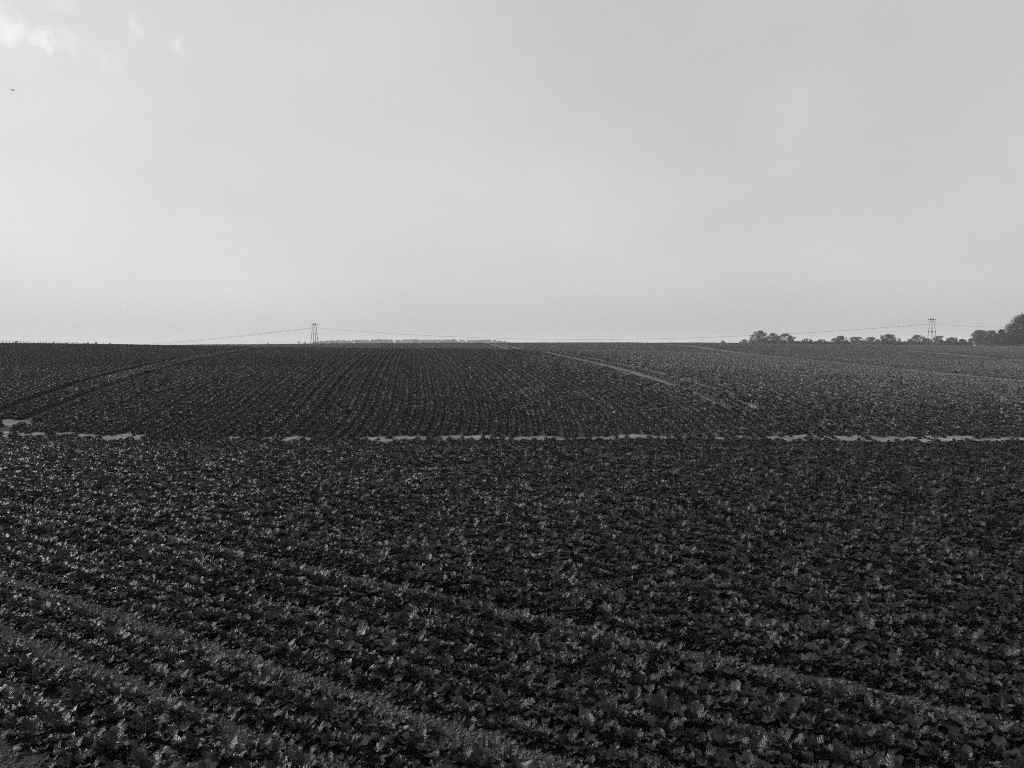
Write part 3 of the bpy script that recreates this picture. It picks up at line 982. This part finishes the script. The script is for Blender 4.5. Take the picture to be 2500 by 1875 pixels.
def build_tower():
    t = empty('pole_tower', (0, 0, 0))
    feet = [(-1.83, .45), (-.42, -1.75), (.47, 1.75), (1.83, -.45)]
    for fx, fy in feet:
        k = .40
        V, Fc = tube([(fx, fy, -.4), (fx * (1 - .6 * .5), fy * (1 - .6 * .5), 4.9), (fx * k, fy * k, 9.9)], [.15, .13, .10], 8)
        lg = obj('leg', mesh('leg', V, Fc, M_WOOD), t)
        f = 1 - .6 * 5.8 / 9.9
        V, Fc = tube([(fx * f, fy * f, 5.62), (fx * f, fy * f, 5.98)], [.22, .22], 8)
        obj('band', mesh('band', V, Fc, M_STEEL), lg)
    for zz, hl, y_, nm in ((10.6, 1.5, 0, 'crossarm'), (9.85, .85, -.4, 'lower_crossarm'), (9.85, .85, .4, 'lower_crossarm')):
        V, Fc = tube([(-hl, y_, zz), (hl, y_, zz)], [.09, .09], 4)
        obj(nm, mesh(nm, V, Fc, M_STEEL), t)
    for sx in (-1, 1):
        V, Fc = tube([(sx * .85, 0, 8.78), (sx * 1.65, 0, 8.74)], [.07, .06], 4)
        obj('cable_arm', mesh('cable_arm', V, Fc, M_STEEL), t)
        V, Fc = tube([(sx * 1.46, 0, 10.55), (sx * 1.54, 0, 9.6), (sx * 1.5, 0, 8.8)], [.03, .03, .03], 5)
        obj('jumper_wire', mesh('jumper_wire', V, Fc, M_CABLE), t)
        V, Fc = tube([(sx * .32, 0, 9.9), (sx * .55, 0, 11.05)], [.08, .07], 6)
        obj('pole_top', mesh('pole_top', V, Fc, M_STEEL), t)
        V, Fc = tube([(sx * .55, 0, 10.25), (sx * .55, 0, 10.45), (sx * .55, 0, 10.85), (sx * .55, 0, 10.95)], [.16, .26, .26, .14], 10)
        obj('insulator', mesh('insulator', V, Fc, M_INS), t)
        V, Fc = tube([(sx * 1.3, 0, 10.5), (sx * 1.3, 0, 10.62), (sx * 1.3, 0, 10.8)], [.10, .15, .12], 8)
        obj('insulator', mesh('insulator', V, Fc, M_INS), t)
    V, Fc = tube([(0, 0, 10.3), (0, 0, 11.0), (0, 0, 11.65)], [.1, .07, .04], 6)
    obj('spike', mesh('spike', V, Fc, M_STEEL), t)
    # plan bracing between the pole heads
    for a in range(4):
        for b in range(a + 1, 4):
            V, Fc = tube([(feet[a][0] * .4, feet[a][1] * .4, 9.86), (feet[b][0] * .4, feet[b][1] * .4, 9.86)], [.06, .06], 4)
            if b - a != 3: obj('brace', mesh('brace', V, Fc, M_STEEL), t)
    return t


def copy_tree(o, parent=None):
    c = o.copy(); COL.objects.link(c)
    if parent: c.parent = parent
    for ch in list(o.children): copy_tree(ch, c)
    return c


RX, RY = (2275 - 1250) / F * 330, 330
tw = build_tower()
tw.location = (RX, RY, EYE + (HORIZON - 844) / F * RY)
tag(tw, 'four legged wooden pole tower in front of the right hedgerow trees', 'pylon', 'pole towers of the power line')
tw2 = copy_tree(tw)
LX, LY = (767.5 - 1250) / F * 400, 400
tw2.location = (LX, LY, EYE + (HORIZON - 786) / F * LY - 11.65)
tw2.rotation_euler = (0, 0, rad(9))
tw2.scale = (1.08, 1.08, 1)
tag(tw2, 'four legged wooden pole tower on the skyline left of the far wood')


def cable(name, label, a, b, sag, rad_=.045, n=28):
    a, b = Vector(a), Vector(b)
    P_ = []
    for i in range(n + 1):
        t = i / n
        p = a.lerp(b, t); p.z -= sag * 4 * t * (1 - t)
        P_.append(tuple(p))
    V, Fc = tube(P_, [rad_] * (n + 1), 5)
    o = obj(name, mesh(name, V, Fc, M_CABLE))
    tag(o, label, 'power line', 'wires of the power line')
    return o


zl, zr = tw2.location.z + 8.74, tw.location.z + 8.74
cable('power_line', 'long sagging power line slung between the two pole towers', (LX + 1.5, LY, zl), (RX - 1.6, RY, zr), 5.9)
cable('power_line', 'upper wire running down left from the left pole tower', (LX - 1.5, LY, zl + .03), at(290, 846, 470), .5, .05)
cable('power_line', 'lower wire running down left from the left pole tower', (LX - 1.4, LY + .8, zl - .3), at(292, 849, 476), .5, .05)
cable('power_line', 'short wire running right from the right tower into the trees', (RX + 1.6, RY, zr), at(2720, 786, 400), 2.0, .025)

# ------------------------------------------------------------------ fence at far left
fe = empty('wire_fence', (-205, 330, g1(-205, 330)))
tag(fe, 'thin post and wire fence on the skyline at the far left', 'fence')
base_v = Vector(fe.location)
fpx = [-14, -3, 7, 15.5, 23.5, 32.5, 41, 49.5, 58, 66.5, 74.8, 82.5, 90.9, 98.7, 106.4, 112.9, 120.1, 127, 134, 141, 148]
post_me = None
tops = []
for i, px in enumerate(fpx):
    Y = 330 + 95 * (i / (len(fpx) - 1))
    x = (px - 1250) / F * Y
    vis_top = EYE + (HORIZON - (830.6 + .018 * px)) / F * Y
    z0 = g1(x, Y)
    big_ = px in (7, 49.5)
    hgt = max(1.0, vis_top - z0) * (1.0 if big_ else random.uniform(.86, .97))
    V, Fc = tube([(x, Y, z0 - .2), (x, Y, z0 + hgt)], [.16 if big_ else .10, .15 if big_ else .09], 6)
    V = [tuple(Vector(v) - base_v) for v in V]
    obj('post', mesh('post', V, Fc, M_POST), fe)
    tops.append((x - base_v.x, Y - base_v.y, z0 + hgt * .95 - base_v.z))
for dz in (-.04, -.38, -.7):
    V, Fc = tube([(a, b, c + dz) for a, b, c in tops], [.018] * len(tops), 4)
    obj('wire', mesh('wire', V, Fc, M_STEEL), fe)

# ------------------------------------------------------------------ birds


def bird(px, py, Y, span, label, roll):
    hw = span / 2
    t = empty('bird', at(px, py, Y))
    tag(t, label, 'bird', 'birds in the sky')
    V, Fc = tube([(0, -.42 * hw, 0), (0, -.22 * hw, 0.0), (0, .1 * hw, .01), (0, .34 * hw, 0), (0, .46 * hw, 0)], [.02 * hw, .07 * hw, .11 * hw, .08 * hw, .02 * hw], 8)
    obj('body', mesh('body', V, Fc, M_BIRD), t)
    for s in (-1, 1):
        o0 = [(.06 * s * hw, .2 * hw, .02 * hw), (.42 * s * hw, .26 * hw, .16 * hw), (1.0 * s * hw, -.25 * hw, -.02 * hw), (.45 * s * hw, -.02 * hw, .13 * hw), (.06 * s * hw, -.12 * hw, .02 * hw)]
        o1 = [(a, b, c - .03 * hw) for a, b, c in o0]
        f = [(0, 1, 3, 4), (1, 2, 3), (9, 8, 6, 5), (8, 7, 6)] + [(i, i + 5, (i + 1) % 5 + 5, (i + 1) % 5) for i in range(5)]
        obj('wing', mesh('wing', o0 + o1, f, M_BIRD, False), t)
    V = [(-.05 * hw, -.38 * hw, 0), (.05 * hw, -.38 * hw, 0), (.14 * hw, -.72 * hw, 0), (0, -.6 * hw, 0), (-.14 * hw, -.72 * hw, 0)]
    V2 = [(a, b, c - .02 * hw) for a, b, c in V]
    f = [(0, 1, 2, 3, 4), (9, 8, 7, 6, 5)] + [(i, i + 5, (i + 1) % 5 + 5, (i + 1) % 5) for i in range(5)]
    obj('tail', mesh('tail', V + V2, f, M_BIRD, False), t)
    t.rotation_euler = (rad(62), rad(roll), rad(25))


bird(31, 220, 62, .40, 'dark small bird gliding at the left of the sky', 24)
bird(61, 262, 105, .16, 'tiny faint speck of a bird below the larger bird', -10)

# ------------------------------------------------------------------ haze
HAZE = 0.00024
x0, x1, y0, y1, z0, z1 = -3500, 3500, -70, 3500, -1.5, 46
hv = [(x, y, z) for z in (z0, z1) for y in (y0, y1) for x in (x0, x1)]
hf = [(0, 2, 3, 1), (4, 5, 7, 6), (0, 1, 5, 4), (2, 6, 7, 3), (0, 4, 6, 2), (1, 3, 7, 5)]
hm, n, l = new_mat('haze_air')
pv = n.new('ShaderNodeVolumePrincipled')
pv.inputs['Color'].default_value = (1, 1, 1, 1)
pv.inputs['Density'].default_value = HAZE
pv.inputs['Anisotropy'].default_value = .0
o = n.new('ShaderNodeOutputMaterial'); l.new(pv.outputs[0], o.inputs['Volume'])
hz_o = obj('haze', mesh('haze', hv, hf, hm, False))
tag(hz_o, 'thin pale haze in the air over the field', 'haze', kind='stuff')
